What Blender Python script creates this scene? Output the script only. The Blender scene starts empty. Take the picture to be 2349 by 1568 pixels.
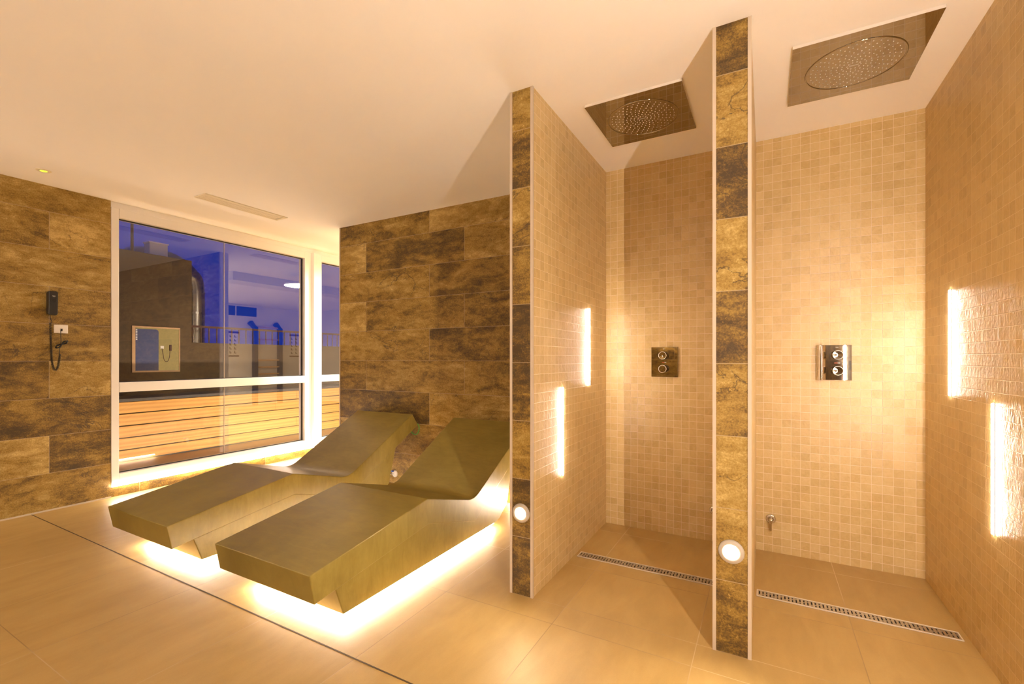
import bpy, bmesh, math, random
from mathutils import Vector, Matrix
random.seed(7)
S = bpy.context.scene
COL = S.collection

# ------------------------------------------------------------------ camera, world, exposure
F_PX, CX, CY = 1052.0, 1174.5, 822.0          # focal length / vanishing geometry of the 2349x1568 frame
YAW = math.atan(580.5 / F_PX)
cam_d = bpy.data.cameras.new('camera')
cam = bpy.data.objects.new('camera', cam_d)
COL.objects.link(cam)
cam.location = (0, 0, 1.2)
cam.rotation_euler = (math.pi / 2, 0, YAW)
cam_d.sensor_fit = 'HORIZONTAL'
cam_d.sensor_width = 36.0
cam_d.lens = 36.0 * F_PX / 2349.0
cam_d.shift_y = (CY - 784.0) / 2349.0
cam_d.clip_start = 0.02
S.camera = cam

W = bpy.data.worlds.new('dusk_sky')
S.world = W
W.use_nodes = True
W.node_tree.nodes['Background'].inputs['Color'].default_value = (0.001, 0.014, 0.15, 1)
W.node_tree.nodes['Background'].inputs['Strength'].default_value = 0.46

S.view_settings.view_transform = 'Standard'
S.view_settings.look = 'None'
S.view_settings.gamma = 1.0
S.view_settings.use_curve_mapping = False
S.view_settings.exposure = 2.12
S.cycles.max_bounces = 12
S.cycles.diffuse_bounces = 7
S.cycles.glossy_bounces = 5
S.cycles.transparent_max_bounces = 12
S.cycles.sample_clamp_indirect = 6.0
S.cycles.caustics_reflective = False
S.cycles.caustics_refractive = False
S.cycles.blur_glossy = 0.6

WARM = (1.0, 0.82, 0.68)
LED_WALL = 38.0       # shower wall strips
LED_NEAR = 225.0      # taller strips out of frame
FILL_LEFT = 75.0  # added fill strips on the left wall, out of view
FILL_CORNER = 45.0  # added fill strip at the end wall foot, out of view
LED_BED = 24.0        # strips under the loungers
LED_SILL = 34.0       # strip under the window
LED_STEP = 150.0      # round step lights
FILL_TERRACE = 21.0  # added strip outside that lights the board wall
FILL_FRONT = 7.0      # added fill lamps, unseen on the wall behind the viewer
PENDANT = 60.0

# ------------------------------------------------------------------ node helper
class N:
    def __init__(s, name):
        s.m = bpy.data.materials.new(name)
        s.m.use_nodes = True
        s.t = s.m.node_tree
        s.t.nodes.clear()
        s.out = s.t.nodes.new('ShaderNodeOutputMaterial')
    def n(s, kind, **kw):
        nd = s.t.nodes.new(kind)
        for k, v in kw.items():
            setattr(nd, k, v)
        return nd
    def link(s, a, b):
        s.t.links.new(a, b)
    def put(s, sock, v):
        if isinstance(v, bpy.types.NodeSocket):
            s.link(v, sock)
        else:
            sock.default_value = v
    def math(s, op, a, b=0.0, c=None):
        nd = s.n('ShaderNodeMath', operation=op)
        s.put(nd.inputs[0], a)
        s.put(nd.inputs[1], b)
        if c is not None:
            s.put(nd.inputs[2], c)
        return nd.outputs[0]
    def comb(s, x, y, z):
        nd = s.n('ShaderNodeCombineXYZ')
        for i, v in enumerate((x, y, z)):
            s.put(nd.inputs[i], v)
        return nd.outputs[0]
    def sep(s, v):
        nd = s.n('ShaderNodeSeparateXYZ')
        s.link(v, nd.inputs[0])
        return nd.outputs
    def vmath(s, op, a, b):
        nd = s.n('ShaderNodeVectorMath', operation=op)
        s.put(nd.inputs[0], a)
        s.put(nd.inputs[1], b)
        return nd.outputs[0]
    def noise(s, vec, scale, detail=4, rough=0.5, dist=0.0):
        nd = s.n('ShaderNodeTexNoise')
        s.link(vec, nd.inputs['Vector'])
        nd.inputs['Scale'].default_value = scale
        nd.inputs['Detail'].default_value = detail
        nd.inputs['Roughness'].default_value = rough
        nd.inputs['Distortion'].default_value = dist
        return nd.outputs['Fac']
    def white(s, vec):
        nd = s.n('ShaderNodeTexWhiteNoise', noise_dimensions='3D')
        s.link(vec, nd.inputs['Vector'])
        return nd.outputs['Value'], nd.outputs['Color']
    def ramp(s, fac, stops):
        nd = s.n('ShaderNodeValToRGB')
        s.put(nd.inputs[0], fac)
        e = nd.color_ramp.elements
        while len(e) < len(stops):
            e.new(0.5)
        for i, (p, c) in enumerate(stops):
            e[i].position = p
            e[i].color = (c[0], c[1], c[2], 1)
        return nd.outputs[0]
    def mix(s, fac, a, b, blend='MIX'):
        nd = s.n('ShaderNodeMix', data_type='RGBA', blend_type=blend)
        s.put(nd.inputs[0], fac)
        for i, v in ((6, a), (7, b)):
            if isinstance(v, tuple):
                v = (v[0], v[1], v[2], 1)
            s.put(nd.inputs[i], v)
        return nd.outputs[2]
    def smooth(s, x, lo, hi):
        nd = s.n('ShaderNodeMapRange', interpolation_type='SMOOTHSTEP')
        s.put(nd.inputs[0], x)
        nd.inputs[1].default_value = lo
        nd.inputs[2].default_value = hi
        return nd.outputs[0]
    def bump(s, h, strength, dist):
        nd = s.n('ShaderNodeBump')
        s.put(nd.inputs['Strength'], strength)
        nd.inputs['Distance'].default_value = dist
        s.link(h, nd.inputs['Height'])
        return nd.outputs[0]
    def pbsdf(s, color, rough=0.5, metal=0.0, normal=None, spec=None, coat=None):
        nd = s.n('ShaderNodeBsdfPrincipled')
        if isinstance(color, tuple):
            color = (color[0], color[1], color[2], 1)
        s.put(nd.inputs['Base Color'], color)
        s.put(nd.inputs['Roughness'], rough)
        nd.inputs['Metallic'].default_value = metal
        if normal is not None:
            s.link(normal, nd.inputs['Normal'])
        if spec is not None:
            nd.inputs['Specular IOR Level'].default_value = spec
        if coat is not None:
            nd.inputs['Coat Weight'].default_value = coat[0]
            nd.inputs['Coat Roughness'].default_value = coat[1]
        s.link(nd.outputs[0], s.out.inputs[0])
        return s.m

def simple(name, color, rough=0.5, metal=0.0, mottle=0.06, scale=9.0, bump=0.0):
    n = N(name)
    tc = n.n('ShaderNodeTexCoord').outputs['Object']
    f = n.noise(tc, scale, 5, 0.6)
    c = n.mix(f, tuple(v * (1 - mottle) for v in color), tuple(min(1, v * (1 + mottle)) for v in color))
    nm = n.bump(n.noise(tc, scale * 18, 3), bump, 0.002) if bump else None
    return n.pbsdf(c, rough, metal, nm)

def emit(name, color, strength):
    n = N(name)
    e = n.n('ShaderNodeEmission')
    e.inputs[0].default_value = (*color, 1)
    e.inputs[1].default_value = strength
    n.link(e.outputs[0], n.out.inputs[0])
    return n.m

def position(n):
    return n.n('ShaderNodeNewGeometry').outputs['Position']

def stone_mat(name, axis, off_even, off_odd, seed=0.0, shift=0.0):
    """large format slate-look porcelain, 1.196 x 0.295 m, staggered"""
    n = N(name)
    p = n.sep(position(n))
    u, z = (p[0] if axis == 'X' else p[1]), p[2]
    row_f = n.math('DIVIDE', z, 0.295)
    row = n.math('FLOOR', row_f)
    odd = n.math('MODULO', row, 2.0)
    off = n.math('ADD', n.math('MULTIPLY', odd, off_odd - off_even), off_even)
    uf = n.math('DIVIDE', n.math('SUBTRACT', u, off), 1.196)
    colm = n.math('FLOOR', uf)
    fu, fz = n.math('FRACT', uf), n.math('FRACT', row_f)
    du = n.math('MULTIPLY', n.math('SUBTRACT', 0.5, n.math('ABSOLUTE', n.math('SUBTRACT', fu, 0.5))), 1.196)
    dz = n.math('MULTIPLY', n.math('SUBTRACT', 0.5, n.math('ABSOLUTE', n.math('SUBTRACT', fz, 0.5))), 0.295)
    edge = n.math('MINIMUM', du, dz)
    joint = n.math('SUBTRACT', 1.0, n.smooth(edge, 0.0008, 0.0022))
    rv, rc = n.white(n.comb(colm, row, 3.3 + seed))
    rs = n.vmath('SCALE', rc, (0, 0, 0))
    sc = n.n('ShaderNodeVectorMath', operation='SCALE')
    n.link(rc, sc.inputs[0])
    sc.inputs['Scale'].default_value = 37.0
    base = n.vmath('ADD', n.comb(u, seed, n.math('MULTIPLY', z, 2.6)), sc.outputs[0])
    fine = n.vmath('ADD', n.comb(u, seed, z), sc.outputs[0])
    big = n.noise(base, 2.6, 8, 0.62, 0.7)
    med = n.noise(base, 7.5, 9, 0.72, 0.5)
    grain = n.noise(fine, 120, 5, 0.8)
    sm = n.noise(fine, 22, 6, 0.7)
    tone = n.math('ADD', n.math('MULTIPLY', big, 0.75), n.math('MULTIPLY', med, 0.55))
    tone = n.math('ADD', tone, n.math('MULTIPLY', sm, 0.22))
    tone = n.math('ADD', tone, n.math('MULTIPLY', n.math('SUBTRACT', grain, 0.5), 0.62))
    tone = n.math('ADD', tone, 0.15)
    fleck = n.smooth(n.noise(fine, 48, 7, 0.82, 0.6), 0.56, 0.66)
    fleck = n.math('MULTIPLY', fleck, n.smooth(n.noise(base, 4.0, 4, 0.6), 0.47, 0.58))
    tone = n.math('ADD', tone, n.math('MULTIPLY', fleck, 0.20))
    tone = n.math('ADD', tone, n.math('MULTIPLY', n.math('SUBTRACT', rv, 0.5), 0.26))
    c = n.ramp(n.math('SUBTRACT', tone, 0.42 + shift),
               [(0.26, (0.052, 0.026, 0.002)), (0.38, (0.145, 0.080, 0.008)), (0.50, (0.290, 0.174, 0.024)),
                (0.60, (0.370, 0.244, 0.054)), (0.78, (0.620, 0.445, 0.150))])
    rid = n.noise(n.vmath('ADD', n.comb(u, seed + 4, n.math('MULTIPLY', z, 1.5)), sc.outputs[0]), 1.7, 6, 0.55, 0.9)
    crack = n.math('SUBTRACT', 1.0, n.smooth(n.math('ABSOLUTE', n.math('SUBTRACT', rid, 0.5)), 0.0, 0.0075))
    crack = n.math('MULTIPLY', crack, n.smooth(n.noise(fine, 1.9, 2), 0.46, 0.6))
    c = n.mix(n.math('MULTIPLY', crack, 0.75), c, (0.045, 0.026, 0.010))
    c = n.mix(n.math('MULTIPLY', joint, 0.8), c, (0.42, 0.32, 0.19))
    h = n.math('SUBTRACT', n.math('ADD', n.math('MULTIPLY', tone, 0.8), n.math('MULTIPLY', grain, 0.4)),
               n.math('ADD', n.math('MULTIPLY', crack, 0.5), n.math('MULTIPLY', joint, 0.3)))
    return n.pbsdf(c, n.math('SUBTRACT', 0.62, n.math('MULTIPLY', big, 0.18)), 0, n.bump(h, 0.55, 0.006))

def mosaic_mat(name, axis, off, riven=1.0, rough=0.30):
    """5 cm riven stone mosaic with pale grout"""
    n = N(name)
    P = 0.0489
    p = n.sep(position(n))
    u, z = (p[0] if axis == 'X' else p[1]), p[2]
    uf = n.math('DIVIDE', n.math('SUBTRACT', u, off), P)
    zf = n.math('DIVIDE', n.math('SUBTRACT', z, 0.0445), P)
    cu, cz = n.math('FLOOR', uf), n.math('FLOOR', zf)
    fu, fz = n.math('FRACT', uf), n.math('FRACT', zf)
    du = n.math('SUBTRACT', 0.5, n.math('ABSOLUTE', n.math('SUBTRACT', fu, 0.5)))
    dz = n.math('SUBTRACT', 0.5, n.math('ABSOLUTE', n.math('SUBTRACT', fz, 0.5)))
    edge = n.math('MINIMUM', du, dz)
    joint = n.math('SUBTRACT', 1.0, n.smooth(edge, 0.012, 0.032))
    rv, rc = n.white(n.comb(cu, cz, 1.7))
    sc = n.n('ShaderNodeVectorMath', operation='SCALE')
    n.link(rc, sc.inputs[0])
    sc.inputs['Scale'].default_value = 23.0
    q = n.vmath('ADD', n.comb(u, 0.0, z), sc.outputs[0])
    vein = n.noise(q, 30, 6, 0.6, 1.2)
    tone = n.math('ADD', n.math('MULTIPLY', rv, 0.34), n.math('MULTIPLY', vein, 0.66))
    c = n.ramp(tone, [(0.15, (0.460, 0.318, 0.118)), (0.5, (0.580, 0.425, 0.188)), (0.95, (0.675, 0.525, 0.270))])
    c = n.mix(n.math('MULTIPLY', joint, 0.85), c, (0.80, 0.68, 0.50))
    rel = n.noise(n.vmath('ADD', n.comb(u, 0.0, n.math('MULTIPLY', z, 0.55)), sc.outputs[0]), 62, 3, 0.55, 0.6)
    tilt = n.math('MULTIPLY', n.math('SUBTRACT', rv, 0.5), n.math('SUBTRACT', fu, 0.5))
    h = n.math('ADD', n.math('MULTIPLY', rel, 0.9), n.math('MULTIPLY', tilt, 0.7))
    h = n.math('SUBTRACT', h, n.math('MULTIPLY', joint, 0.35))
    return n.pbsdf(c, n.math('ADD', rough, n.math('MULTIPLY', joint, 0.3)), 0, n.bump(h, min(1.0, 0.5 * riven), 0.004 * max(1.0, 0.5 * riven)),
                   spec=0.5)

def floor_mat():
    n = N('floor_porcelain')
    p = n.sep(position(n))
    PX, PY = 0.5925, 0.605
    uf = n.math('DIVIDE', n.math('ADD', p[0], 0.252), PX)
    vf = n.math('DIVIDE', n.math('SUBTRACT', p[1], 1.905), PY)
    cu, cv = n.math('FLOOR', uf), n.math('FLOOR', vf)
    fu, fv = n.math('FRACT', uf), n.math('FRACT', vf)
    du = n.math('MULTIPLY', n.math('SUBTRACT', 0.5, n.math('ABSOLUTE', n.math('SUBTRACT', fu, 0.5))), PX)
    dv = n.math('MULTIPLY', n.math('SUBTRACT', 0.5, n.math('ABSOLUTE', n.math('SUBTRACT', fv, 0.5))), PY)
    thr = n.math('ABSOLUTE', n.math('SUBTRACT', p[1], 2.064))
    edge = n.math('MINIMUM', n.math('MINIMUM', du, dv), n.math('ADD', thr, n.math('MULTIPLY', n.math('LESS_THAN', p[0], -1.02), 9.0)))
    joint = n.math('SUBTRACT', 1.0, n.smooth(edge, 0.0008, 0.0024))
    rv, rc = n.white(n.comb(cu, cv, 0.4))
    sc = n.n('ShaderNodeVectorMath', operation='SCALE')
    n.link(rc, sc.inputs[0])
    sc.inputs['Scale'].default_value = 19.0
    q = n.vmath('ADD', n.comb(n.math('MULTIPLY', p[0], 3.0), p[1], 0.0), sc.outputs[0])
    streak = n.noise(q, 3.0, 6, 0.62, 0.4)
    grain = n.noise(position(n), 190, 3, 0.7)
    t = n.math('ADD', n.math('MULTIPLY', streak, 0.8), n.math('MULTIPLY', grain, 0.25))
    t = n.math('ADD', t, n.math('MULTIPLY', n.math('SUBTRACT', rv, 0.5), 0.08))
    c = n.ramp(t, [(0.25, (0.365, 0.238, 0.076)), (0.75, (0.480, 0.330, 0.118))])
    wear = n.smooth(n.noise(position(n), 0.9, 3), 0.40, 0.6)
    jc = n.mix(wear, (0.20, 0.12, 0.05), (0.70, 0.55, 0.35))
    c = n.mix(n.math('MULTIPLY', joint, 0.65), c, jc)
    h = n.math('SUBTRACT', n.math('ADD', n.math('MULTIPLY', grain, 0.5), n.math('MULTIPLY', streak, 0.3)), n.math('MULTIPLY', joint, 0.6))
    return n.pbsdf(c, 0.46, 0, n.bump(h, 0.25, 0.002))

def concrete_mat():
    n = N('polished_olive_concrete')
    tc = n.n('ShaderNodeTexCoord').outputs['Object']
    p = n.sep(tc)
    a = n.noise(tc, 2.2, 6, 0.6, 0.5)
    b = n.noise(n.comb(n.math('MULTIPLY', p[0], 1.0), n.math('MULTIPLY', p[1], 3.5), p[2]), 7, 7, 0.65, 0.8)
    t = n.math('ADD', n.math('MULTIPLY', a, 0.6), n.math('MULTIPLY', b, 0.4))
    c = n.ramp(t, [(0.32, (0.170, 0.128, 0.024)), (0.68, (0.320, 0.252, 0.062))])
    return n.pbsdf(c, n.math('ADD', 0.24, n.math('MULTIPLY', b, 0.24)), 0, n.bump(b, 0.08, 0.003), spec=0.5)

def wood_mat():
    n = N('oiled_pine_boards')
    p = n.sep(position(n))
    brd = n.math('FLOOR', n.math('DIVIDE', p[2], 0.14))
    q = n.comb(n.math('MULTIPLY', p[1], 0.7), n.math('MULTIPLY', brd, 7.3), n.math('MULTIPLY', p[2], 9.0))
    w = n.n('ShaderNodeTexWave', wave_type='BANDS', bands_direction='Z')
    n.link(q, w.inputs['Vector'])
    w.inputs['Scale'].default_value = 0.8
    w.inputs['Distortion'].default_value = 9.0
    w.inputs['Detail'].default_value = 3.0
    w.inputs['Detail Scale'].default_value = 0.8
    g = n.noise(n.comb(n.math('MULTIPLY', p[1], 2.0), brd, n.math('MULTIPLY', p[2], 40.0)), 6, 5, 0.6)
    t = n.math('ADD', n.math('MULTIPLY', w.outputs['Fac'], 0.30), n.math('MULTIPLY', g, 0.40))
    c = n.ramp(t, [(0.15, (0.44, 0.205, 0.034)), (0.55, (0.62, 0.32, 0.062))])
    return n.pbsdf(c, 0.5, 0, n.bump(t, 0.15, 0.002))

def glass_mat():
    n = N('double_glazing')
    tr = n.n('ShaderNodeBsdfTransparent')
    tr.inputs[0].default_value = (0.93, 0.94, 0.95, 1)
    gl = n.n('ShaderNodeBsdfGlossy')
    gl.inputs['Color'].default_value = (1, 1, 1, 1)
    gl.inputs['Roughness'].default_value = 0.0
    mx = n.n('ShaderNodeMixShader')
    mx.inputs[0].default_value = 0.085
    n.link(tr.outputs[0], mx.inputs[1])
    n.link(gl.outputs[0], mx.inputs[2])
    n.link(mx.outputs[0], n.out.inputs[0])
    return n.m

M = {
    'stone_left': stone_mat('slate_tile_left', 'Y', 2.003, 1.405, 1.0),
    'stone_end': stone_mat('slate_tile_end', 'X', -2.706, -3.513, 2.0),
    'stone_p1': stone_mat('slate_tile_pier', 'X', -1.60, -1.60, 5.0, 0.055),
    'stone_p2': stone_mat('slate_tile_pier_b', 'X', -0.75, -0.75, 9.0, 0.055),
    'mosaic_back': mosaic_mat('mosaic_back', 'X', 0.7260),
    'mosaic_side': mosaic_mat('mosaic_side', 'Y', 3.275, 1.15, 0.36),
    'floor': floor_mat(),
    'concrete': concrete_mat(),
    'wood': wood_mat(),
    'glass': glass_mat(),
    'ceiling': simple('matt_ceiling_paint', (0.92, 0.90, 0.86), 0.85, mottle=0.015, scale=3),
    'white': simple('white_lacquered_aluminium', (0.82, 0.80, 0.76), 0.32, mottle=0.02),
    'trim': simple('cream_edge_trim', (0.50, 0.42, 0.32), 0.4, mottle=0.03),
    'gasket': simple('black_rubber', (0.02, 0.018, 0.015), 0.5),
    'black': simple('black_plastic', (0.008, 0.007, 0.006), 0.38, scale=40),
    'blackface': simple('charcoal_plastic', (0.016, 0.014, 0.011), 0.42, scale=40),
    'ink': simple('pale_print', (0.6, 0.58, 0.52), 0.5),
    'plate': simple('ivory_plastic', (0.80, 0.77, 0.72), 0.3, mottle=0.01),
    'bezel': simple('satin_bezel', (0.42, 0.37, 0.30), 0.45, mottle=0.01),
    'chrome': simple('chrome', (0.72, 0.69, 0.64), 0.06, 1.0, mottle=0.01),
    'steel': simple('polished_steel', (0.42, 0.37, 0.29), 0.02, 1.0, mottle=0.02),
    'steel_edge': simple('bright_steel_edge', (0.78, 0.74, 0.68), 0.3, 0.4, mottle=0.02),
    'brushed': simple('brushed_steel', (0.55, 0.50, 0.42), 0.33, 0.9, mottle=0.05, scale=60),
    'nozzle': simple('silicone_nozzle', (0.85, 0.78, 0.66), 0.4),
    'dark': simple('dark_void', (0.012, 0.010, 0.008), 0.8),
    'joint': simple('dark_joint_sealant', (0.075, 0.048, 0.022), 0.7),
    'vent': simple('ivory_vent_enamel', (0.78, 0.71, 0.54), 0.45),
    'plinth': simple('pale_plinth', (0.62, 0.52, 0.38), 0.6),
    'render': simple('brown_render', (0.085, 0.056, 0.024), 0.85, mottle=0.2, scale=4, bump=0.3),
    'coping': simple('dark_granite', (0.060, 0.058, 0.055), 0.28, mottle=0.3, scale=60),
    'terrace': simple('terrace_tile', (0.40, 0.27, 0.14), 0.6),
    'gymwall': simple('pale_gym_paint', (0.74, 0.72, 0.69), 0.8, mottle=0.02),
    'blue': simple('blue_vinyl', (0.035, 0.055, 0.14), 0.5),
    'navy': simple('navy_blind', (0.01, 0.015, 0.06), 0.6),
    'rail': simple('red_brown_iron', (0.07, 0.025, 0.015), 0.6),
    'duct': simple('galvanised_duct', (0.20, 0.18, 0.15), 0.25, 0.9, mottle=0.15),
    'barwood': simple('beech_bars', (0.55, 0.33, 0.14), 0.45),
    'green': simple('green_hose_rubber', (0.10, 0.42, 0.05), 0.4),
    'bluecap': simple('blue_valve_handle', (0.02, 0.09, 0.50), 0.35),
    'red': simple('red_mark', (0.7, 0.10, 0.03), 0.5),
    'paper': simple('chart_paper', (0.78, 0.75, 0.68), 0.7),
    'led_wall': emit('led_wall_glow', WARM, LED_WALL),
    'led_near': emit('led_near_glow', WARM, LED_NEAR),
    'fill_left': emit('fill_left_glow', WARM, FILL_LEFT),
    'fill_corner': emit('fill_corner_glow', WARM, FILL_CORNER),
    'led_bed': emit('led_bed_glow', WARM, LED_BED),
    'led_sill': emit('led_sill_glow', WARM, LED_SILL),
    'led_step': emit('led_step_glow', (1.0, 0.78, 0.50), LED_STEP),
    'fill_front': emit('fill_front_glow', WARM, FILL_FRONT),
    'fill_terrace': emit('fill_terrace_glow', WARM, FILL_TERRACE),
    'pendant': emit('pendant_glow', (1.0, 0.86, 0.70), PENDANT),
    'sensor': emit('sensor_green_glow', (0.55, 0.75, 0.02), 1.1),
    'reflected_room': emit('reflected_room_glow', (0.105, 0.068, 0.022), 1.0),  # glow stands in for a reflection in the window
}

# ------------------------------------------------------------------ mesh helpers
def box(bm, x0, x1, y0, y1, z0, z1, mi=0):
    vs = [bm.verts.new((x, y, z)) for x in (x0, x1) for y in (y0, y1) for z in (z0, z1)]
    for idx in ((0, 1, 3, 2), (4, 6, 7, 5), (0, 4, 5, 1), (2, 3, 7, 6), (0, 2, 6, 4), (1, 5, 7, 3)):
        f = bm.faces.new([vs[i] for i in idx])
        f.material_index = mi
def prism(bm, poly, x0, x1):
    """poly = (y, z) outline extruded along X"""
    a = [bm.verts.new((x0, y, z)) for y, z in poly]
    b = [bm.verts.new((x1, y, z)) for y, z in poly]
    bm.faces.new(a)
    bm.faces.new(list(reversed(b)))
    k = len(poly)
    for i in range(k):
        bm.faces.new((a[i], b[i], b[(i + 1) % k], a[(i + 1) % k]))
def lathe(bm, prof, seg, mat):
    """prof = (radius, height) revolved about local Z, then moved by mat"""
    rings = []
    for r, h in prof:
        if r < 1e-6:
            rings.append([bm.verts.new(mat @ Vector((0, 0, h)))])
        else:
            rings.append([bm.verts.new(mat @ Vector((r * math.cos(2 * math.pi * i / seg), r * math.sin(2 * math.pi * i / seg), h))) for i in range(seg)])
    for a, b in zip(rings, rings[1:]):
        for i in range(seg):
            j = (i + 1) % seg
            if len(a) == 1 and len(b) > 1:
                bm.faces.new((a[0], b[i], b[j]))
            elif len(b) == 1 and len(a) > 1:
                bm.faces.new((a[i], a[j], b[0]))
            elif len(a) > 1:
                bm.faces.new((a[i], a[j], b[j], b[i]))
def tube(bm, pts, r, seg=8, closed=False):
    pts = [Vector(p) for p in pts]
    k = len(pts)
    rings = []
    prev = None
    for i, p in enumerate(pts):
        if closed:
            d = (pts[(i + 1) % k] - pts[i - 1])
        else:
            d = pts[min(i + 1, k - 1)] - pts[max(i - 1, 0)]
        d.normalize()
        if prev is None:
            up = Vector((0, 0, 1)) if abs(d.z) < 0.9 else Vector((1, 0, 0))
            nrm = d.cross(up).normalized()
        else:
            nrm = (prev - d * prev.dot(d)).normalized()
        prev = nrm
        bi = d.cross(nrm)
        rr = r[i] if isinstance(r, (list, tuple)) else r
        rings.append([bm.verts.new(p + (nrm * math.cos(2 * math.pi * j / seg) + bi * math.sin(2 * math.pi * j / seg)) * rr) for j in range(seg)])
    for i in range(k if closed else k - 1):
        a, b = rings[i], rings[(i + 1) % k]
        for j in range(seg):
            q = (j + 1) % seg
            bm.faces.new((a[j], a[q], b[q], b[j]))
    if not closed:
        bm.faces.new(rings[0])
        bm.faces.new(list(reversed(rings[-1])))
def smoothpath(pts, n=8):
    pts = [Vector(p) for p in pts]
    out = []
    for i in range(len(pts) - 1):
        p0, p1, p2, p3 = pts[max(i - 1, 0)], pts[i], pts[i + 1], pts[min(i + 2, len(pts) - 1)]
        for s in range(n):
            t = s / n
            out.append(0.5 * ((2 * p1) + (p2 - p0) * t + (2 * p0 - 5 * p1 + 4 * p2 - p3) * t * t + (3 * p1 - p0 - 3 * p2 + p3) * t ** 3))
    out.append(pts[-1])
    return out

def obj(name, bm, mats, parent=None, origin=None, bevel=0.0, seg=2, shade=False, angle=35):
    bmesh.ops.recalc_face_normals(bm, faces=bm.faces)
    off = Vector((0, 0, 0))
    if parent is not None:
        off = parent.matrix_world_loc if False else Vector(parent.get('_o', (0, 0, 0)))
    elif origin is not None:
        off = Vector(origin)
    if off.length:
        bmesh.ops.translate(bm, verts=bm.verts, vec=-off)
    me = bpy.data.meshes.new(name)
    bm.to_mesh(me)
    bm.free()
    if not isinstance(mats, (list, tuple)):
        mats = [mats]
    for m in mats:
        me.materials.append(m)
    if shade:
        for p in me.polygons:
            p.use_smooth = True
    o = bpy.data.objects.new(name, me)
    COL.objects.link(o)
    if parent is not None:
        o.parent = parent
        o['_o'] = tuple(off)
    elif origin is not None:
        o.location = origin
    if bevel:
        b = o.modifiers.new('edge', 'BEVEL')
        b.width = bevel
        b.segments = seg
        b.limit_method = 'ANGLE'
        b.angle_limit = math.radians(angle)
    return o
def new(fn, *a, **k):
    bm = bmesh.new()
    fn(bm, *a, **k)
    return bm
def bxs(*bs):
    bm = bmesh.new()
    for b in bs:
        box(bm, *b)
    return bm
def thing(name, label, cat, loc, group=None, kind=None):
    o = bpy.data.objects.new(name, None)
    COL.objects.link(o)
    o.location = loc
    o.empty_display_size = 0.1
    o['_o'] = tuple(loc)
    tag(o, label, cat, group, kind)
    return o
def tag(o, label=None, cat=None, group=None, kind=None):
    if label: o['label'] = label
    if cat: o['category'] = cat
    if group: o['group'] = group
    if kind: o['kind'] = kind
    return o
def struct(name, bm, mats, label=None, cat=None, parent=None, **k):
    o = obj(name, bm, mats, parent, **k)
    if parent is None:
        tag(o, label, cat, None, 'structure')
    return o
def copy_thing(src, delta, label):
    r = src.copy()
    COL.objects.link(r)
    r.location = Vector(src.location) + Vector(delta)
    r['label'] = label
    for ch in list(src.children):
        c = ch.copy()
        COL.objects.link(c)
        c.parent = r
        for g in list(ch.children):
            d = g.copy()
            COL.objects.link(d)
            d.parent = c
    return r
def face_axis(o_loc, direction):
    """matrix sending local +Z to direction, placed at o_loc"""
    q = Vector((0, 0, 1)).rotation_difference(Vector(direction).normalized())
    return Matrix.Translation(Vector(o_loc)) @ q.to_matrix().to_4x4()

# ------------------------------------------------------------------ room shell
HC = 2.564
XL, XR = -4.95, 0.765
YB, YE = 3.275, 3.33          # shower back wall, lounge end wall
YF = -2.6                     # wall behind the viewer
GX, GY = 1.62, 8.85           # far gym corner
struct('floor', bxs((-5.2, GX + .2, YF - .2, GY + .2, -0.12, 0.0)), M['floor'], 'beige porcelain tiled floor of the spa room', 'floor')
struct('ceiling', bxs((-5.2, GX + .2, YF - .2, GY + .2, HC, HC + 0.12)), M['ceiling'], 'smooth white plastered ceiling', 'ceiling')
struct('wall_left', bxs((XL - .25, XL, YF - .2, 1.795, 0, HC)), M['stone_left'], 'brown slate tiled wall with the black telephone', 'wall')
struct('wall_left_base', bxs((XL - .25, XL - .004, 1.795, GY, 0, 0.086)), M['stone_left'], 'low brown stone strip under the window', 'wall')
struct('wall_left_header', bxs((XL - .12, XL - .012, 1.795, GY, 2.512, HC)), M['white'], 'white band between window frame and ceiling', 'wall')
struct('wall_left_gym', bxs((XL - .12, XL, 6.05, GY, 0.086, 2.512)), M['gymwall'], 'pale gym wall beyond the window', 'wall')
struct('wall_front', bxs((-5.2, XR + .2, YF - .2, YF, 0, HC)), M['stone_end'], 'brown slate tiled wall facing the showers', 'wall')
bm = bxs((-3.89, -1.02, YE, YE + .11, 0, HC))
for f in bm.faces:
    if f.calc_center_median().y > YE + .10 or abs(f.calc_center_median().x + 3.89) < .01:
        f.material_index = 1
struct('wall_end', bm, [M['stone_end'], M['gymwall']], 'brown slate tiled wall behind the two loungers', 'wall')
bm = bxs((-1.02, XR, YB, YE + .11, 0, HC))
for f in bm.faces:
    if f.calc_center_median().y > YE + .10:
        f.material_index = 1
struct('wall_back', bm, [M['mosaic_back'], M['gymwall']], 'beige mosaic tiled back wall of the two showers', 'wall')
struct('wall_right', bxs((XR, XR + .2, 1.90, YE + .11, 0, HC)), M['mosaic_side'], 'beige mosaic tiled wall right of the showers', 'wall')
struct('wall_right_front', bxs((XR, XR + .2, YF - .2, 1.90, 0, HC)), M['stone_left'], 'brown slate tiled wall right of the viewer', 'wall')

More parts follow.
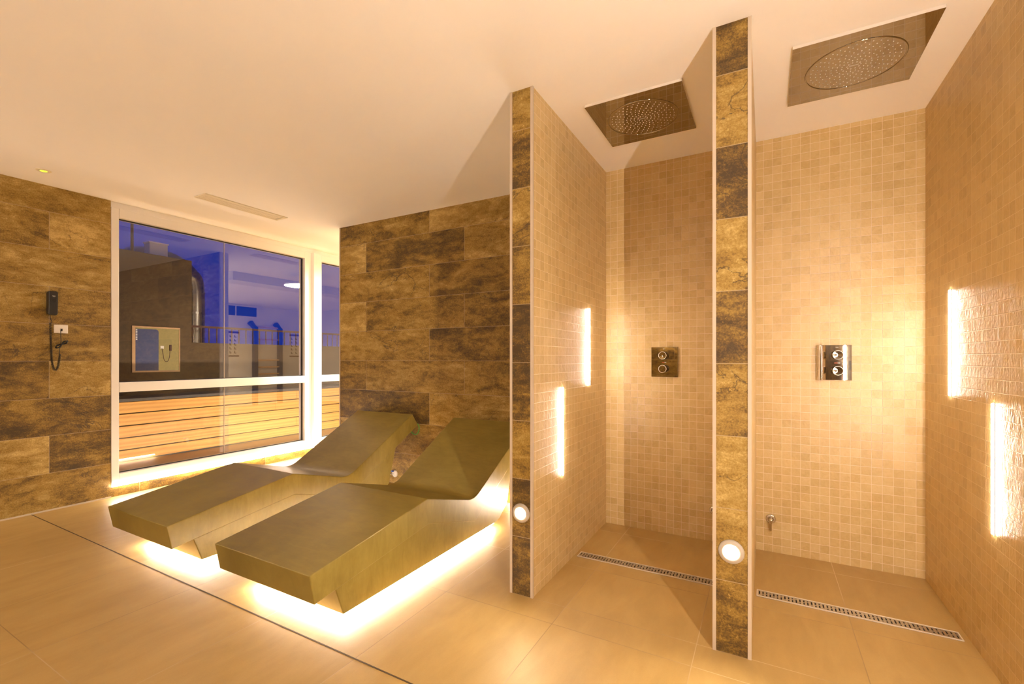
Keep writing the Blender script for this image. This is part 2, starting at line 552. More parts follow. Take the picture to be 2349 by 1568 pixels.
def partition(name, x0, x1, front, left, label):
    bm = bxs((x0, x1, 2.06, YB, 0, HC))
    for f in bm.faces:
        c = f.calc_center_median()
        f.material_index = 0 if c.y < 2.07 else (1 if c.x > (x0 + x1) / 2 + .01 else (2 if c.x < (x0 + x1) / 2 - .01 else 0))
    return struct(name, bm, [front, M['mosaic_side'], left], label, 'wall')
partition('wall_shower_left', -1.145, -1.020, M['stone_p1'], M['stone_left'], 'partition with slate tiled end between loungers and showers')
partition('wall_shower_middle', -0.187, -0.050, M['stone_p2'], M['mosaic_side'], 'partition with slate tiled end between the two showers')
TW = 0.0105
for i, (xa, lab) in enumerate(((-1.145, 'cream edge strip on the left corner of the left partition'), (-1.020 - TW, 'cream edge strip on the right corner of the left partition'),
                               (-0.187, 'cream edge strip on the left corner of the middle partition'), (-0.050 - TW, 'cream edge strip on the right corner of the middle partition'))):
    right = i in (1, 3)
    x0, x1 = (xa, xa + TW + .003) if right else (xa - .003, xa + TW)
    if right:
        bm = bxs((x0, x1, 2.057, 2.064, 0, HC), (x1 - .003, x1, 2.064, 2.071 + .008 * (i == 3), 0, HC))
    else:
        bm = bxs((x0, x1, 2.057, 2.064, 0, HC), (x0, x0 + .003, 2.064, 2.071, 0, HC))
    struct('trim_%d' % (i + 1), bm, M['trim'], lab, 'trim')
struct('trim_5', bxs((-3.898, -3.885, YE - .004, YE + .004, 0, HC)), M['trim'], 'cream edge strip on the free edge of the end wall', 'trim')
struct('trim_6', bxs((XL, XR, 1.2995, 1.3055, -0.002, 0.0008)), M['joint'], 'dark expansion joint across the floor tiles', 'floor joint')
struct('baseboard_left', bxs((XL, XL + .012, YF, 1.795, 0, 0.010)), M['trim'], 'thin pale sealant line at the foot of the left wall', 'baseboard')

# gym shell behind the end wall (seen mirrored in the window)
struct('wall_gym_far', bxs((-5.2, GX + .2, GY, GY + .2, 0, HC)), M['gymwall'], 'pale far wall of the gym', 'wall')
struct('wall_gym_right', bxs((GX, GX + .2, YE + .11, GY, 0, HC)), M['gymwall'], 'pale side wall of the gym with clerestory window', 'wall')
struct('wall_gym_near', bxs((XR + .2, GX + .2, YE, YE + .11, 0, HC)), M['gymwall'], 'pale gym wall behind the showers', 'wall')
struct('trim_7', bxs((-2.75, -2.35, 4.15, GY, 2.43, HC)), M['gymwall'], 'boxed ceiling beam in the gym', 'beam')

# ------------------------------------------------------------------ windows
def window(name, y0, y1, ga, gb, seam, label, post=False):
    """frame outer y0..y1, glass opening ga..gb"""
    w = thing(name, label, 'window', (XL, y0, 0.1), kind='structure')
    xf, xb = XL + .004, XL - .11
    for (a, b) in ((y0, ga), (gb, y1)):
        obj('jamb', bxs((xb, xf, a, b, 0.104, 2.513)), M['white'], w, bevel=.004)
    obj('head', bxs((xb, xf, ga, gb, 2.432, 2.513)), M['white'], w, bevel=.004)
    obj('bottom_rail', bxs((xb, xf, ga, gb, 0.104, 0.194)), M['white'], w, bevel=.004)
    obj('transom', bxs((xb, xf + .004, ga, gb, 0.905, 0.990)), M['white'], w, bevel=.005)
    g = .007
    xg = -5.0
    for z0, z1 in ((0.194, 0.905), (0.990, 2.432)):
        obj('gasket', bxs((xg - .012, xg + .012, ga, ga + g, z0, z1), (xg - .012, xg + .012, gb - g, gb, z0, z1),
                          (xg - .012, xg + .012, ga + g, gb - g, z0, z0 + g), (xg - .012, xg + .012, ga + g, gb - g, z1 - g, z1)), M['gasket'], w)
        parts = [(ga + g, gb - g)] if seam is None else [(ga + g, seam - .0025), (seam + .0025, gb - g)]
        for a, b in parts:
            obj('glass_pane', bxs((xg - .003, xg + .003, a, b, z0 + g, z1 - g)), M['glass'], w)
        if seam is not None:
            obj('silicone_seam', bxs((xg - .0035, xg + .0035, seam - .0025, seam + .0025, z0 + g, z1 - g)), M['trim'], w)
    return w
window('window_1', 1.797, 3.790, 1.852, 3.700, 2.770, 'large white framed window facing the terrace')
window('window_2', 3.905, 6.05, 3.945, 5.98, None, 'narrow visible white framed window left of the end wall')
struct('trim_8', bxs((XL - .11, XL + .055, 3.790, 3.905, 0.104, 2.513)), M['white'], 'white post between the two windows', 'post', bevel=.004)

# window sill LED
t = thing('led_light_strip', 'glowing warm light strip under the large window', 'light strip', (XL, 1.80, .09))
obj('aluminium_channel', bxs((XL - .006, XL + .003, 1.797, 5.5, .086, .106)), M['white'], t)
obj('diffuser', bxs((XL + .003, XL + .011, 1.80, 5.5, .090, .104)), M['led_sill'], t)

t = thing('led_light_strip', 'added unseen fill strip at the foot of the end wall behind the near lounger', 'light strip', (-1.5, YE, .03))  # added out of sight to brighten the ceiling and lounger side
obj('channel', bxs((-1.84, -1.16, YE - .006, YE, .015, .055)), M['white'], t)
obj('diffuser', bxs((-1.83, -1.17, YE - .022, YE - .006, .018, .052)), M['fill_corner'], t)

# ------------------------------------------------------------------ outside
struct('floor_terrace', bxs((-9.5, XL - .25, -2.0, 9.0, -.12, 0)), M['terrace'], 'brown terrace floor outside the window', 'floor')
struct('wall_outside_block', bxs((-9.5, -7.2, -2.0, 3.54, 0, 2.6)), M['render'], 'dark brown rendered block beyond the terrace', 'wall')
struct('wall_outside_parapet', bxs((-7.45, -7.2, 3.54, 9.0, 0, 1.43)), M['render'], 'low brown parapet under the railing outside', 'wall')
f = thing('wooden_planter_wall', 'low orange board clad wall with dark coping outside the window', 'planter wall', (-6.7, 3, 0))
bm = bmesh.new()
zs = [0.012, 0.142, 0.281, 0.420, 0.560, 0.700]
for a, b in zip(zs, zs[1:]):
    y = -1.2
    k = 0
    while y < 8.6:
        ln = 2.6 + 0.35 * ((k * 7 + int(a * 100)) % 3)
        box(bm, -6.51, -6.487, y, min(y + ln - .002, 8.6), a + .006, b - .006)
        y += ln
        k += 1
obj('boards', bm, M['wood'], f, bevel=.002, seg=1)
obj('core', bxs((-6.95, -6.512, -1.2, 8.6, 0, .700)), M['gasket'], f)
obj('coping', bxs((-6.97, -6.465, -1.22, 8.62, .700, .735)), M['coping'], f, bevel=.004)
t = thing('terrace_fill_strip', 'added unseen fill light outside below the window', 'light strip', (-5.25, 3, .05))  # hidden below the glass, added to light the boards
obj('channel', bxs((-5.23, -5.20, 1.0, 6.2, 0, .07)), M['white'], t)
obj('diffuser', bxs((-5.245, -5.23, 1.0, 6.2, .015, .06)), M['fill_terrace'], t)

r = thing('railing', 'dark iron railing on the parapet outside the window', 'railing', (-7.3, 5, 1.43))
obj('top_rail', bxs((-7.325, -7.295, 3.54, 7.4, 1.655, 1.685)), M['rail'], r)
for i in range(34):
    y = 3.60 + i * .112
    obj('baluster', bxs((-7.316, -7.304, y, y + .014, 1.43, 1.655)), M['rail'], r)

d = thing('ventilation_duct', 'dark metal duct rising beside the brown block outside', 'duct', (-7.75, 3.72, 0))
obj('pipe', new(tube, smoothpath([(-7.75, 3.83, 0.0), (-7.75, 3.83, 1.2), (-7.75, 3.83, 2.25), (-7.75, 3.75, 2.47), (-7.80, 3.58, 2.62), (-8.05, 3.42, 2.72), (-8.5, 3.35, 2.77)], 8), .15, 20), M['duct'], d, shade=True)
for z in (1.62, 1.9, 2.22):
    obj('clamp_ring', new(lathe, [(.150, -.015), (.158, -.015), (.158, .015), (.150, .015)], 24, Matrix.Translation((-7.75, 3.83, z))), M['duct'], d)
u = thing('condenser_unit', 'grey box shaped cooling unit on top of the brown block outside', 'cooling unit', (-7.6, 3.24, 2.6))
obj('casing', bxs((-7.56, -7.40, 3.11, 3.33, 2.6, 2.80)), M['vent'], u, bevel=.008)
obj('lid', bxs((-7.57, -7.39, 3.10, 3.34, 2.80, 2.815)), M['white'], u)
tag(obj('mast', new(tube, [(-7.5, 2.95, 2.6), (-7.5, 2.95, 3.15)], .018, 8), M['rail']), 'thin upright mast on top of the brown block outside', 'mast')

# made-up glowing window on the block, standing in for a reflection in the glass
w = thing('reflection_standin', 'glowing stand-in on the brown block for a reflected wall phone and blue panel', 'window', (-7.2, 3.1, 1.0))
Y0, Y1, Z0, Z1 = 2.827, 3.384, 1.018, 1.628
obj('frame', bxs((-7.2, -7.185, Y0, Y1, Z0, Z0 + .02), (-7.2, -7.185, Y0, Y1, Z1 - .02, Z1), (-7.2, -7.185, Y0, Y0 + .035, Z0 + .02, Z1 - .02), (-7.2, -7.185, Y1 - .01, Y1, Z0 + .02, Z1 - .02)), M['barwood'], w)
obj('glow_board', bxs((-7.2, -7.198, Y0 + .035, Y1 - .01, Z0 + .02, Z1 - .02)), M['reflected_room'], w)
bp = bmesh.new()
pts = [(2.866, 1.04), (3.125, 1.04)] + [(3.125 - .03 + .03 * math.cos(a), 1.592 - .03 + .03 * math.sin(a)) for a in [math.pi / 2 * k / 5 for k in range(6)]] + [(2.866, 1.592)]
prism(bp, pts, -7.197, -7.190)
bo = obj('blue_panel', bp, M['blue'], w)
lt = bmesh.new()
for k in range(7):
    z = 1.445 + k * .021
    box(lt, -7.190, -7.1895, 2.868, 2.885, z, z + .013)
obj('lettering', lt, M['paper'], bo)
ph = obj('handset', bxs((-7.198, -7.175, 3.250, 3.279, 1.305, 1.390)), M['rail'], w, bevel=.008)
obj('cord', new(tube, smoothpath([(-7.192, 3.262, 1.305), (-7.192, 3.255, 1.22), (-7.192, 3.235, 1.165), (-7.192, 3.21, 1.16), (-7.192, 3.19, 1.19), (-7.192, 3.175, 1.28), (-7.192, 3.165, 1.34)], 6), .004, 6), M['rail'], w)
obj('socket', bxs((-7.198, -7.192, 3.15, 3.19, 1.335, 1.372)), M['vent'], w)

# ------------------------------------------------------------------ loungers
slab = [(1.264, .294), (2.025, .413)]
# seat fillet between seat plane and back plane
P0, P1, P2 = Vector((2.025, .413)), Vector((2.497, .282)), Vector((3.236, .691))
d0, d1 = (P0 - P1).normalized(), (P2 - P1).normalized()
fa, fb = P1 + d0 * .075, P1 + d1 * .075
for i in range(9):
    tt = i / 8
    q = fa * (1 - tt) ** 2 + P1 * 2 * tt * (1 - tt) + fb * tt ** 2
    slab.append((q.x, q.y))
slab += [(3.236, .691), (3.311, .584), (2.510, .137), (2.040, .268), (1.288, .162)]
base = [(1.400, .1795), (2.040, .270), (2.510, .139), (3.026, .427), (2.945, .130), (2.835, .060), (2.790, .045), (1.446, .045)]
LX0, LX1 = -2.363, -1.660
lg = thing('stone_lounger', 'olive concrete lounger nearer the shower partition, lit from below', 'lounger', ((LX0 + LX1) / 2, 2.2, 0), 'heated concrete loungers')
obj('bed_slab', new(prism, slab, LX0, LX1), M['concrete'], lg, bevel=.0045, seg=3, angle=25)
obj('base', new(prism, base, LX0 + .006, LX1 - .006), M['concrete'], lg, bevel=.004)
obj('plinth', bxs((LX0 + .045, LX1 - .045, 1.485, 2.755, 0, .0455)), M['plinth'], lg, bevel=.002)
zt, zb = .0448, .034
ia, ib = .020, .034
yf, yr = 1.462, 2.780
for b in ((LX1 - ib, LX1 - ia, yf, yr, zb, zt), (LX0 + ia, LX0 + ib, yf, yr, zb, zt), (LX0 + ib, LX1 - ib, yf, yf + .014, zb, zt), (LX0 + ib, LX1 - ib, yr - .014, yr, zb, zt)):
    obj('light_strip', bxs(b), M['led_bed'], lg)
copy_thing(lg, (-2.825 - LX1, 0, 0), 'olive concrete lounger beside the large window, lit from below')

# ------------------------------------------------------------------ shower wall light strips
def wall_strip(side, yc, z0, z1, label):
    xw = (-1.020 if yc > 2 else XL) if side < 0 else XR
    s = 1 if side < 0 else -1
    t = thing('wall_light_strip', label, 'wall light', (xw, yc, z0), 'vertical light strips in the showers')
    a, b = sorted((xw, xw + s * .002))
    obj('channel', bxs((a, b, yc - .009, yc + .009, z0 - .004, z1 + .004)), M['trim'], t)
    a, b = sorted((xw + s * .002, xw + s * .008))
    obj('diffuser', bxs((a, b, yc - .0035, yc + .0035, z0, z1)), M['led_near' if 0 < yc < 1 else ('fill_left' if yc < 0 else 'led_wall')], t, bevel=.0015)
wall_strip(-1, 2.902, 1.026, 1.530, 'upper glowing strip on the left shower wall')
wall_strip(-1, 2.447, 0.530, 1.034, 'lower glowing strip on the left shower wall')
wall_strip(1, 2.887, 1.026, 1.522, 'upper glowing strip on the right mosaic wall')
wall_strip(1, 2.420, 0.530, 1.028, 'lower glowing strip on the right mosaic wall')
# the same lamps continue along the right wall towards the viewer (their light marks the showers)
wall_strip(1, 1.690, 0.530, 1.522, 'long glowing strip on the right wall before the showers')
wall_strip(1, 0.400, 0.250, 2.450, 'tallest glowing strip on the right wall nearest the viewer')

# added linear lamps, unseen behind the viewer, fill the room from the front
for i, x in enumerate((-4.2, -2.8, -1.4, 0.0)):
    t = thing('added_fill_lamp', ('leftmost', 'second from left', 'third from left', 'rightmost')[i] + ' added horizontal fill lamp on the slate wall facing the showers', 'fill lamp', (x, YF, 1.55), 'added fill lamps on the wall facing the showers')
    obj('housing', bxs((x - .5, x + .5, YF, YF + .03, 1.50, 1.60)), M['white'], t)
    obj('diffuser', bxs((x - .49, x + .49, YF + .03, YF + .09, 1.505, 1.595)), M['fill_front'], t, bevel=.01)

wall_strip(-1, -0.300, 1.300, 2.400, 'added unseen fill strip on the slate wall left of the viewer')  # both left strips are unseen, added to brighten the lounge
wall_strip(-1, -1.600, 1.300, 2.400, 'added unseen fill strip on the slate wall behind the viewer')

# ------------------------------------------------------------------ step lights in the partition ends
def step_light(xc, label):
    t = thing('step_light', label, 'step light', (xc, 2.06, .417), 'round step lights in the partition ends')
    m = face_axis((xc, 2.06, .417), (0, -1, 0))
    obj('bezel', new(lathe, [(.0265, .001), (.0285, .009), (.036, .0105), (.046, .008), (.0485, .003), (.0485, 0)], 48, m), M['bezel'], t, shade=True)
    obj('lamp', new(lathe, [(0, .003), (.0272, .003)], 40, m), M['led_step'], t)
step_light(-1.0835, 'glowing round step light in the left partition end')
step_light(-0.1200, 'glowing round step light in the middle partition end')

# ------------------------------------------------------------------ rain shower heads
def rain_head(x0, x1, y0, y1, label):
    xc, yc = (x0 + x1) / 2, (y0 + y1) / 2
    t = thing('rain_shower_head', label, 'shower head', (xc, yc, HC), 'square ceiling rain shower heads')
    zb = HC - .013
    bm = bxs((x0, x1, y0, y1, zb, HC))
    for f in bm.faces:
        f.material_index = 0 if f.calc_center_median().z < zb + .002 else 1
    obj('panel', bm, [M['steel'], M['steel_edge']], t)
    R = .189
    ring = [(xc + R * math.cos(a), yc + R * math.sin(a), zb) for a in [2 * math.pi * i / 72 for i in range(72)]]
    obj('rim_ring', new(tube, ring, .0032, 8, True), M['steel'], t, shade=True)
    bm = bmesh.new()
    for k, (rr, cnt) in enumerate(((.026, 10), (.046, 16), (.066, 20), (.087, 24), (.108, 24), (.129, 28), (.148, 32), (.168, 36))):
        for i in range(cnt):
            a = 2 * math.pi * (i + .37 * k) / cnt
            lathe(bm, [(.0026, .0004), (.0022, -.0016), (0, -.0022)], 6, Matrix.Translation((xc + rr * math.cos(a), yc + rr * math.sin(a), zb)))
    tag(obj('nozzles', bm, M['nozzle'], t), 'pale spray nozzles', kind='stuff')
    obj('centre_mark', bxs((xc - .018, xc + .018, yc - .004, yc + .004, zb - .0006, zb)), M['brushed'], t)
rain_head(-.853, -.354, 2.354, 2.878, 'square steel rain shower head above the left shower')
rain_head(.106, .611, 2.352, 2.873, 'square steel rain shower head above the right shower')

# ------------------------------------------------------------------ shower mixers
def mixer(x0, x1, bulge, label):
    z0, z1 = 1.074, 1.279
    xc = (x0 + x1) / 2
    t = thing('shower_mixer', label, 'shower mixer', (xc, YB, z0), 'square chrome shower mixers')
    yp = YB - .012
    obj('plate', bxs((x0, x1, yp, YB, z0, z1)), M['steel'], t, bevel=.0015)
    if bulge:
        prof = []
        for i in range(13):
            a = math.pi * i / 12
            prof.append((x0 + .022 - .024 * math.cos(a) - .001, yp + .002 - .016 * math.sin(a)))
        bm = bmesh.new()
        lo = [bm.verts.new((x, y, z0)) for x, y in prof]
        hi = [bm.verts.new((x, y, z1)) for x, y in prof]
        for i in range(len(prof) - 1):
            bm.faces.new((lo[i], lo[i + 1], hi[i + 1], hi[i]))
        bm.faces.new(lo)
        bm.faces.new(hi)
        bm.faces.new((lo[0], hi[0], hi[-1], lo[-1]))
        obj('side_roll', bm, M['chrome'], t, shade=False, bevel=0)
        xk = x0 + .098
    else:
        xk = xc - .003
    for zc in (1.221, 1.130):
        m = face_axis((xk, yp, zc), (0, -1, 0))
        kb = obj('knob', new(lathe, [(.019, 0), (.019, .022), (.0235, .024), (.0245, .028), (.0245, .048), (.0225, .052), (0, .0515)], 40, m), M['steel'], t)
        for p in kb.data.polygons:
            p.use_smooth = len(p.vertices) == 4
        obj('knob_rim', new(lathe, [(.0238, .0515), (.0262, .0515), (.0262, .0535), (.0238, .0535), (.0238, .0515)], 40, m), M['plate'], kb)
    obj('temperature_mark', bxs((xk - .012, xk + .004, yp - .0006, yp, 1.172, 1.176)), M['red'], t)
    obj('scale_mark', bxs((xk + .004, xk + .016, yp - .0006, yp, 1.172, 1.176)), M['ink'], t)
    obj('scale_mark', bxs((xk - .006, xk + .008, yp - .0006, yp, 1.264, 1.268)), M['ink'], t)
mixer(-.693, -.519, False, 'square chrome two knob mixer in the left shower')
mixer(.269, .438, True, 'square chrome two knob mixer with rolled left edge in the right shower')

# ------------------------------------------------------------------ low taps
def low_tap(xc, label):
    zc = .205
    t = thing('wall_tap', label, 'tap', (xc, YB, zc), 'small low taps on the shower wall')
    m = face_axis((xc, YB, zc), (0, -1, 0))
    obj('flange', new(lathe, [(.0285, 0), (.0285, .004), (.024, .009), (.016, .010), (.013, .006), (0, .006)], 32, m), M['chrome'], t, shade=True)
    obj('body', new(lathe, [(.0115, .006), (.0115, .040), (.009, .046), (0, .0475)], 24, m), M['chrome'], t, shade=True)
    obj('spout', new(lathe, [(.0095, 0), (.0095, -.014), (.0070, -.016), (.0070, -.058), (.0052, -.060), (0, -.060)], 20, Matrix.Translation((xc, YB - .030, zc - .006))), M['chrome'], t, shade=True)
low_tap(.031, 'small low chrome tap on the back wall of the right shower')
low_tap(-.294, 'small low chrome tap on the left shower back wall, half hidden by the partition')

# ------------------------------------------------------------------ linear floor drains
def drain(x0, x1, label):
    y0, y1 = 2.628, 2.700
    t = thing('floor_drain', label, 'drain', ((x0 + x1) / 2, 2.664, 0), 'slotted linear drains in the shower floors')
    obj('channel', bxs((x0, x1, y0, y1, 0, .0010)), M['dark'], t)
    fw = .005
    obj('frame', bxs((x0, x1, y0, y0 + fw, 0, .0045), (x0, x1, y1 - fw, y1, 0, .0045), (x0, x0 + fw, y0 + fw, y1 - fw, 0, .0045), (x1 - fw, x1, y0 + fw, y1 - fw, 0, .0045)), M['steel_edge'], t)
    bm = bmesh.new()
    a, b = x0 + fw, x1 - fw
    box(bm, a, b, y0 + fw, y0 + .013, .001, .0036)
    box(bm, a, b, y1 - .013, y1 - fw, .001, .0036)
    nb = 48
    pitch = (b - a) / nb
    for i in range(nb + 1):
        xc = a + i * pitch
        box(bm, max(a, xc - pitch * .31), min(b, xc + pitch * .31), y0 + .013, y1 - .013, .001, .0036)
        if i < nb:
            yc = y0 + .020 + .032 * ((i * 5 % 17) / 17.0)
            box(bm, xc + pitch * .31, xc + pitch * .69, yc - .0035, yc + .0035, .001, .0036)
    obj('grate', bm, M['brushed'], t)
drain(-1.000, -.200, 'slotted steel floor drain in the left shower')
drain(-.038, .740, 'slotted steel floor drain in the right shower')

# ------------------------------------------------------------------ ceiling vents
def vent(y0, y1, label):
    x0, x1 = -4.212, -4.040
    zb = HC - .008
    t = thing('ceiling_vent', label, 'vent', ((x0 + x1) / 2, (y0 + y1) / 2, HC), 'slim linear ceiling vents')
    fw = .026
    obj('frame', bxs((x0, x1, y0, y0 + fw, zb, HC), (x0, x1, y1 - fw, y1, zb, HC), (x0, x0 + fw, y0 + fw, y1 - fw, zb, HC), (x1 - fw, x1, y0 + fw, y1 - fw, zb, HC)), M['vent'], t, bevel=.002)
    obj('backing', bxs((x0 + fw, x1 - fw, y0 + fw, y1 - fw, HC - .0015, HC)), M['dark'], t)
    xa, xb = x0 + fw, x1 - fw
    for k in range(4):
        xc = xa + (k + .5) * (xb - xa) / 4 + .002
        obj('vane', bxs((xc - .0125, xc + .0125, y0 + fw, y1 - fw - .012, zb + .001, HC - .002)), M['vent'], t)
    obj('centre_bar', bxs(((x0 + x1) / 2 - .004, (x0 + x1) / 2 + .004, y0 + fw, y1 - fw, zb, HC - .0015)), M['vent'], t)
vent(2.088, 2.836, 'slim cream ceiling vent in front of the large window')
vent(3.62, 4.37, 'slim cream ceiling vent in the passage beyond the end wall')
vent(5.15, 5.90, 'slim cream ceiling vent deep in the gym')

t = thing('ceiling_sensor', 'tiny round ceiling sensor with a yellow green glow', 'sensor', (-4.585, 1.272, HC))
m = face_axis((-4.585, 1.272, HC), (0, 0, -1))
obj('bezel', new(lathe, [(.020, .001), (.021, .005), (.040, .004), (.043, 0)], 32, m), M['vent'], t)
obj('lens', new(lathe, [(.020, .001), (.015, .006), (0, .008)], 24, m), M['sensor'], t)

# ------------------------------------------------------------------ telephone, cord, wall socket
t = thing('telephone', 'black wall telephone with coiled cord on the brown slate wall', 'telephone', (XL, 1.416, 1.53))
def rounded(bm, x0, x1, y0, y1, z0, z1, r, taper=0.0, n=5):
    pts = []
    for (cy, cz, a0) in ((y1 - r, z1 - r, 0), (y0 + r, z1 - r, 90), (y0 + r, z0 + r, 180), (y1 - r, z0 + r, 270)):
        for i in range(n + 1):
            a = math.radians(a0 + 90 * i / n)
            pts.append((cy + r * math.cos(a), cz + r * math.sin(a)))
    yc = (y0 + y1) / 2
    zc = (z0 + z1) / 2
    k = len(pts)
    lo = [bm.verts.new((x0, y, z)) for y, z in pts]
    hi = [bm.verts.new((x1 - taper * max(0, (zc - z) / (z1 - z0)), yc + (y - yc) * .93, zc + (z - zc) * .97)) for y, z in pts]
    bm.faces.new(lo)
    bm.faces.new(list(reversed(hi)))
    for i in range(k):
        bm.faces.new((lo[i], hi[i], hi[(i + 1) % k], lo[(i + 1) % k]))
obj('cradle', new(rounded, XL, XL + .026, 1.388, 1.447, 1.545, 1.728, .012), M['black'], t, bevel=.003)
hs = obj('handset', new(rounded, XL + .026, XL + .058, 1.386, 1.444, 1.541, 1.732, .013, .022), M['blackface'], t, bevel=.005, seg=3)
bt = [(XL + .0585, 1.4165 + .014 * math.cos(a), 1.657 + .0135 * math.sin(a)) for a in [2 * math.pi * i / 28 for i in range(28)]]
obj('hook_button', new(tube, bt, .0016, 6, True), M['black'], hs)
obj('lettering', bxs((XL + .0575, XL + .0586, 1.407, 1.425, 1.6905, 1.6935), (XL + .0575, XL + .0586, 1.410, 1.424, 1.6845, 1.687)), M['ink'], hs)
# coiled cord
XC = XL + .022
def ph_pt(u, v, x=XC):
    s, c = math.sin(YAW), math.cos(YAW)
    lat, up = (u - CX) / F_PX, (CY - v) / F_PX
    dx, dy = -s + c * lat, c + s * lat
    k = x / dx
    return Vector((x, dy * k, 1.2 + up * k))
lead = smoothpath([ph_pt(115, 722, XL + .03), ph_pt(116, 731), ph_pt(119, 737), ph_pt(117, 740)], 6)
axis = smoothpath([ph_pt(115.5, 740), ph_pt(116, 762), ph_pt(117, 793), ph_pt(118.5, 824), ph_pt(122.5, 844), ph_pt(127.5, 849), ph_pt(132.5, 841), ph_pt(136, 824), ph_pt(137.5, 812)], 40)
coil = []
L = 0
for i, p in enumerate(axis):
    if i:
        L += (p - axis[i - 1]).length
    d = (axis[min(i + 1, len(axis) - 1)] - axis[max(i - 1, 0)]).normalized()
    n1 = Vector((1, 0, 0))
    n2 = d.cross(n1).normalized()
    pitch = .0078 if L > .12 else .0105
    a = 2 * math.pi * L / pitch
    coil.append(p + (n1 * math.cos(a) + n2 * math.sin(a)) * .0068)
# resample helix finely
fine = []
tot = len(axis)
Lc = 0.0
phase = 0.0
for i in range(tot - 1):
    a, b = axis[i], axis[i + 1]
    seg = (b - a).length
    d = (b - a).normalized()
    n1 = Vector((1, 0, 0))
    n2 = d.cross(n1).normalized()
    pitch = .0125 if Lc < .10 else .0085
    steps = max(2, int(seg / pitch * 9))
    for s in range(steps):
        ph = phase + 2 * math.pi * seg * s / steps / pitch
        fine.append(a + (b - a) * (s / steps) + (n1 * math.cos(ph) + n2 * math.sin(ph)) * .0066)
    phase += 2 * math.pi * seg / pitch
    Lc += seg
obj('coiled_cord', new(tube, lead + fine, .0021, 5), M['black'], t, shade=True)
tail = smoothpath([ph_pt(137, 812), ph_pt(136, 805), ph_pt(136.5, 797), ph_pt(139, 790), ph_pt(140, 781), ph_pt(139.5, 770), ph_pt(139.2, 757, XL + .016)], 6)
obj('lead', new(tube, tail, .0022, 6), M['black'], t, shade=True)
for k in range(4):
    loop = []
    c0 = ph_pt(141.5, 789.5, XL + .012 + .006 * k)
    e1 = (ph_pt(155.5 - k, 781.5 + .6 * k, XL + .016) - ph_pt(127.5 + k, 798 - .5 * k, XL + .016)) * .5
    e2 = Vector((0, .3, 1)).cross(Vector((1, 0, 0))).normalized()
    for i in range(40):
        a = 2 * math.pi * i / 40
        p = c0 + e1 * math.cos(a) + Vector((0, -e1.z, e1.y)).normalized() * (.0065 + .002 * k) * math.sin(2 * a) + Vector((.004 * math.sin(a), 0, 0))
        loop.append(p)
    obj('cord_loop', new(tube, loop, .0030, 6, True), M['black'], t, shade=True)

t = thing('wall_socket', 'white telephone socket plate on the slate wall below the telephone', 'socket', (XL, 1.474, 1.437))
obj('faceplate', bxs((XL, XL + .008, 1.431, 1.515, 1.403, 1.470)), M['plate'], t, bevel=.002)
obj('inner_frame', bxs((XL + .008, XL + .0095, 1.436, 1.510, 1.408, 1.465)), M['plate'], t, bevel=.001)
obj('jack', bxs((XL + .0095, XL + .0105, 1.466, 1.482, 1.423, 1.441)), M['brushed'], t)
obj('plug', bxs((XL + .0105, XL + .018, 1.470, 1.478, 1.419, 1.438)), M['black'], t)
obj('screw', new(lathe, [(.0016, .0095), (.0012, .0105), (0, .0105)], 10, face_axis((XL, 1.474, 1.449), (1, 0, 0))), M['brushed'], t)

# ------------------------------------------------------------------ hose ring and stop valve behind the loungers
hr = [(-2.868 + .05 * math.cos(a), 3.318 + .004 * math.sin(3 * a), .545 + .055 * math.sin(a)) for a in [2 * math.pi * i / 40 for i in range(40)]]
tag(obj('hose_loop', new(tube, hr, .0045, 8, True), M['green'], shade=True), 'loop of thin green hose behind the window side lounger', 'hose')
t = thing('stop_valve', 'small white and blue stop valve low on the end wall between the loungers', 'valve', (-3.13, YE, .10))
m = face_axis((-3.125, YE, .092), (0, -1, 0))
obj('escutcheon', new(lathe, [(.034, 0), (.034, .006), (.026, .014), (.012, .016), (0, .016)], 28, m), M['plate'], t, shade=True)
obj('valve_body', new(lathe, [(.009, .016), (.009, .035), (.012, .037), (.012, .05), (0, .05)], 18, face_axis((-3.14, YE, .092), (0, -1, 0))), M['chrome'], t, shade=True)
obj('handle', bxs((-3.160, -3.112, YE - .052, YE - .030, .116, .130)), M['bluecap'], t, bevel=.004)

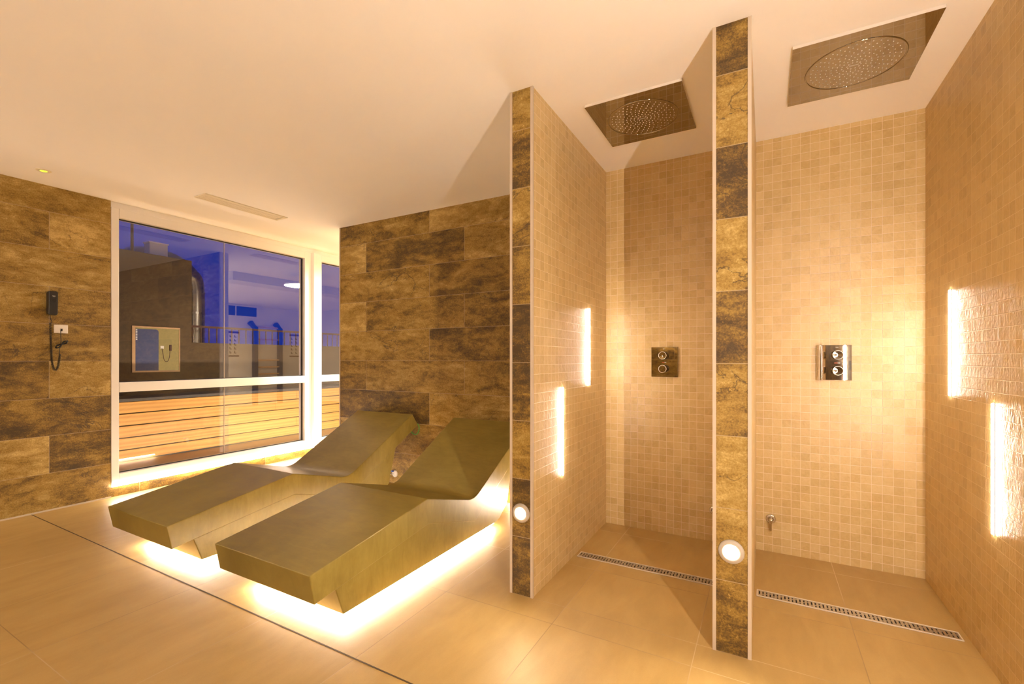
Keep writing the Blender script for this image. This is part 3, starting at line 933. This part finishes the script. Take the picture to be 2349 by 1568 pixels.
# ------------------------------------------------------------------ gym (mirrored in the glass)
t = thing('wall_bars', 'blue framed gymnastic wall bars with beech rungs in the gym', 'wall bars', (GX - .1, 7.5, 0))
for y in (7.17, 7.86):
    obj('post', bxs((GX - .14, GX - .02, y - .045, y + .045, 0, 2.02)), M['navy'], t, bevel=.004)
    obj('angled_top', new(prism, [(y - .045, 1.98), (y + .045, 1.98), (y - .10, 2.17), (y - .17, 2.10)], GX - .14, GX - .02), M['navy'], t)
for z in (.35, .62, .80, .98, 1.16, 1.70, 2.02):
    obj('rung', bxs((GX - .12, GX - .06, 7.215, 7.815, z - .018, z + .018)), M['barwood'], t, bevel=.008)
def chart(y0, y1, label):
    t = thing('exercise_chart', label, 'poster', (GX, y0, 1.25), 'exercise charts on the gym wall')
    obj('sheet', bxs((GX - .004, GX, y0, y1, 1.25, 1.88)), M['paper'], t)
    obj('header_strip', bxs((GX - .005, GX - .004, y0, y1, 1.83, 1.88)), M['rail'], t)
    obj('footer_strip', bxs((GX - .005, GX - .004, y0, y1, 1.25, 1.28)), M['rail'], t)
    for r in range(5):
        for c in range(3):
            bm = bmesh.new()
            yy = y0 + .05 + c * (y1 - y0 - .1) / 2.6
            zz = 1.33 + r * .1
            prism(bm, [(yy, zz), (yy + .05, zz), (yy + .05, zz + .018), (yy + .018, zz + .018), (yy + .018, zz + .06), (yy, zz + .06)], GX - .005, GX - .004)
            obj('figure_drawing', bm, M['gasket'], t)
chart(6.40, 6.80, 'white exercise chart nearer the window than the wall bars in the gym')
chart(8.20, 8.66, 'white exercise chart beyond the wall bars in the gym')
t = thing('clerestory_window', 'small high window with dark blue blind in the gym wall', 'window', (GX, 6.9, 2.26))
obj('frame', bxs((GX - .03, GX, 6.30, 7.28, 2.25, 2.28), (GX - .03, GX, 6.30, 7.28, 2.52, 2.55), (GX - .03, GX, 6.30, 6.33, 2.28, 2.52), (GX - .03, GX, 7.25, 7.28, 2.28, 2.52), (GX - .03, GX, 6.70, 6.72, 2.28, 2.52)), M['white'], t)
obj('blind', bxs((GX - .012, GX - .002, 6.33, 7.25, 2.28, 2.52)), M['navy'], t)
def pendant(x, y, z, r, label):
    t = thing('pendant_lamp', label, 'lamp', (x, y, HC), 'round pendant lamps in the gym')
    obj('shade', new(lathe, [(0, .03), (r * .9, .03), (r, .02), (r, 0), (r - .01, 0)], 40, Matrix.Translation((x, y, z))), M['white'], t)
    obj('diffuser', new(lathe, [(0, 0), (r - .01, 0)], 40, Matrix.Translation((x, y, z))), M['pendant'], t)
    obj('cable', new(tube, [(x, y, z + .03), (x, y, HC)], .004, 6), M['white'], t)
pendant(-3.40, 4.90, 2.38, .28, 'round glowing pendant lamp nearest the window in the gym')
pendant(-1.20, 4.15, 2.30, .28, 'added hidden pendant lamp behind the slate end wall in the gym')  # out of sight, added to brighten the gym
pendant(0.90, 4.15, 2.30, .28, 'added hidden pendant lamp behind the shower wall in the gym')  # second hidden lamp added for a brighter gym
t = thing('gym_mat', 'dark blue gym mat hung upright on the far gym wall', 'mat', (-1.6, GY, 1.3))
obj('pad', bxs((-2.6, -.9, GY - .055, GY - .003, 1.25, 1.95)), M['navy'], t, bevel=.01)
obj('strap', bxs((-1.8, -1.7, GY - .059, GY - .055, 1.25, 1.95)), M['gasket'], t)

for o in bpy.data.objects:
    if '_o' in o:
        del o['_o']
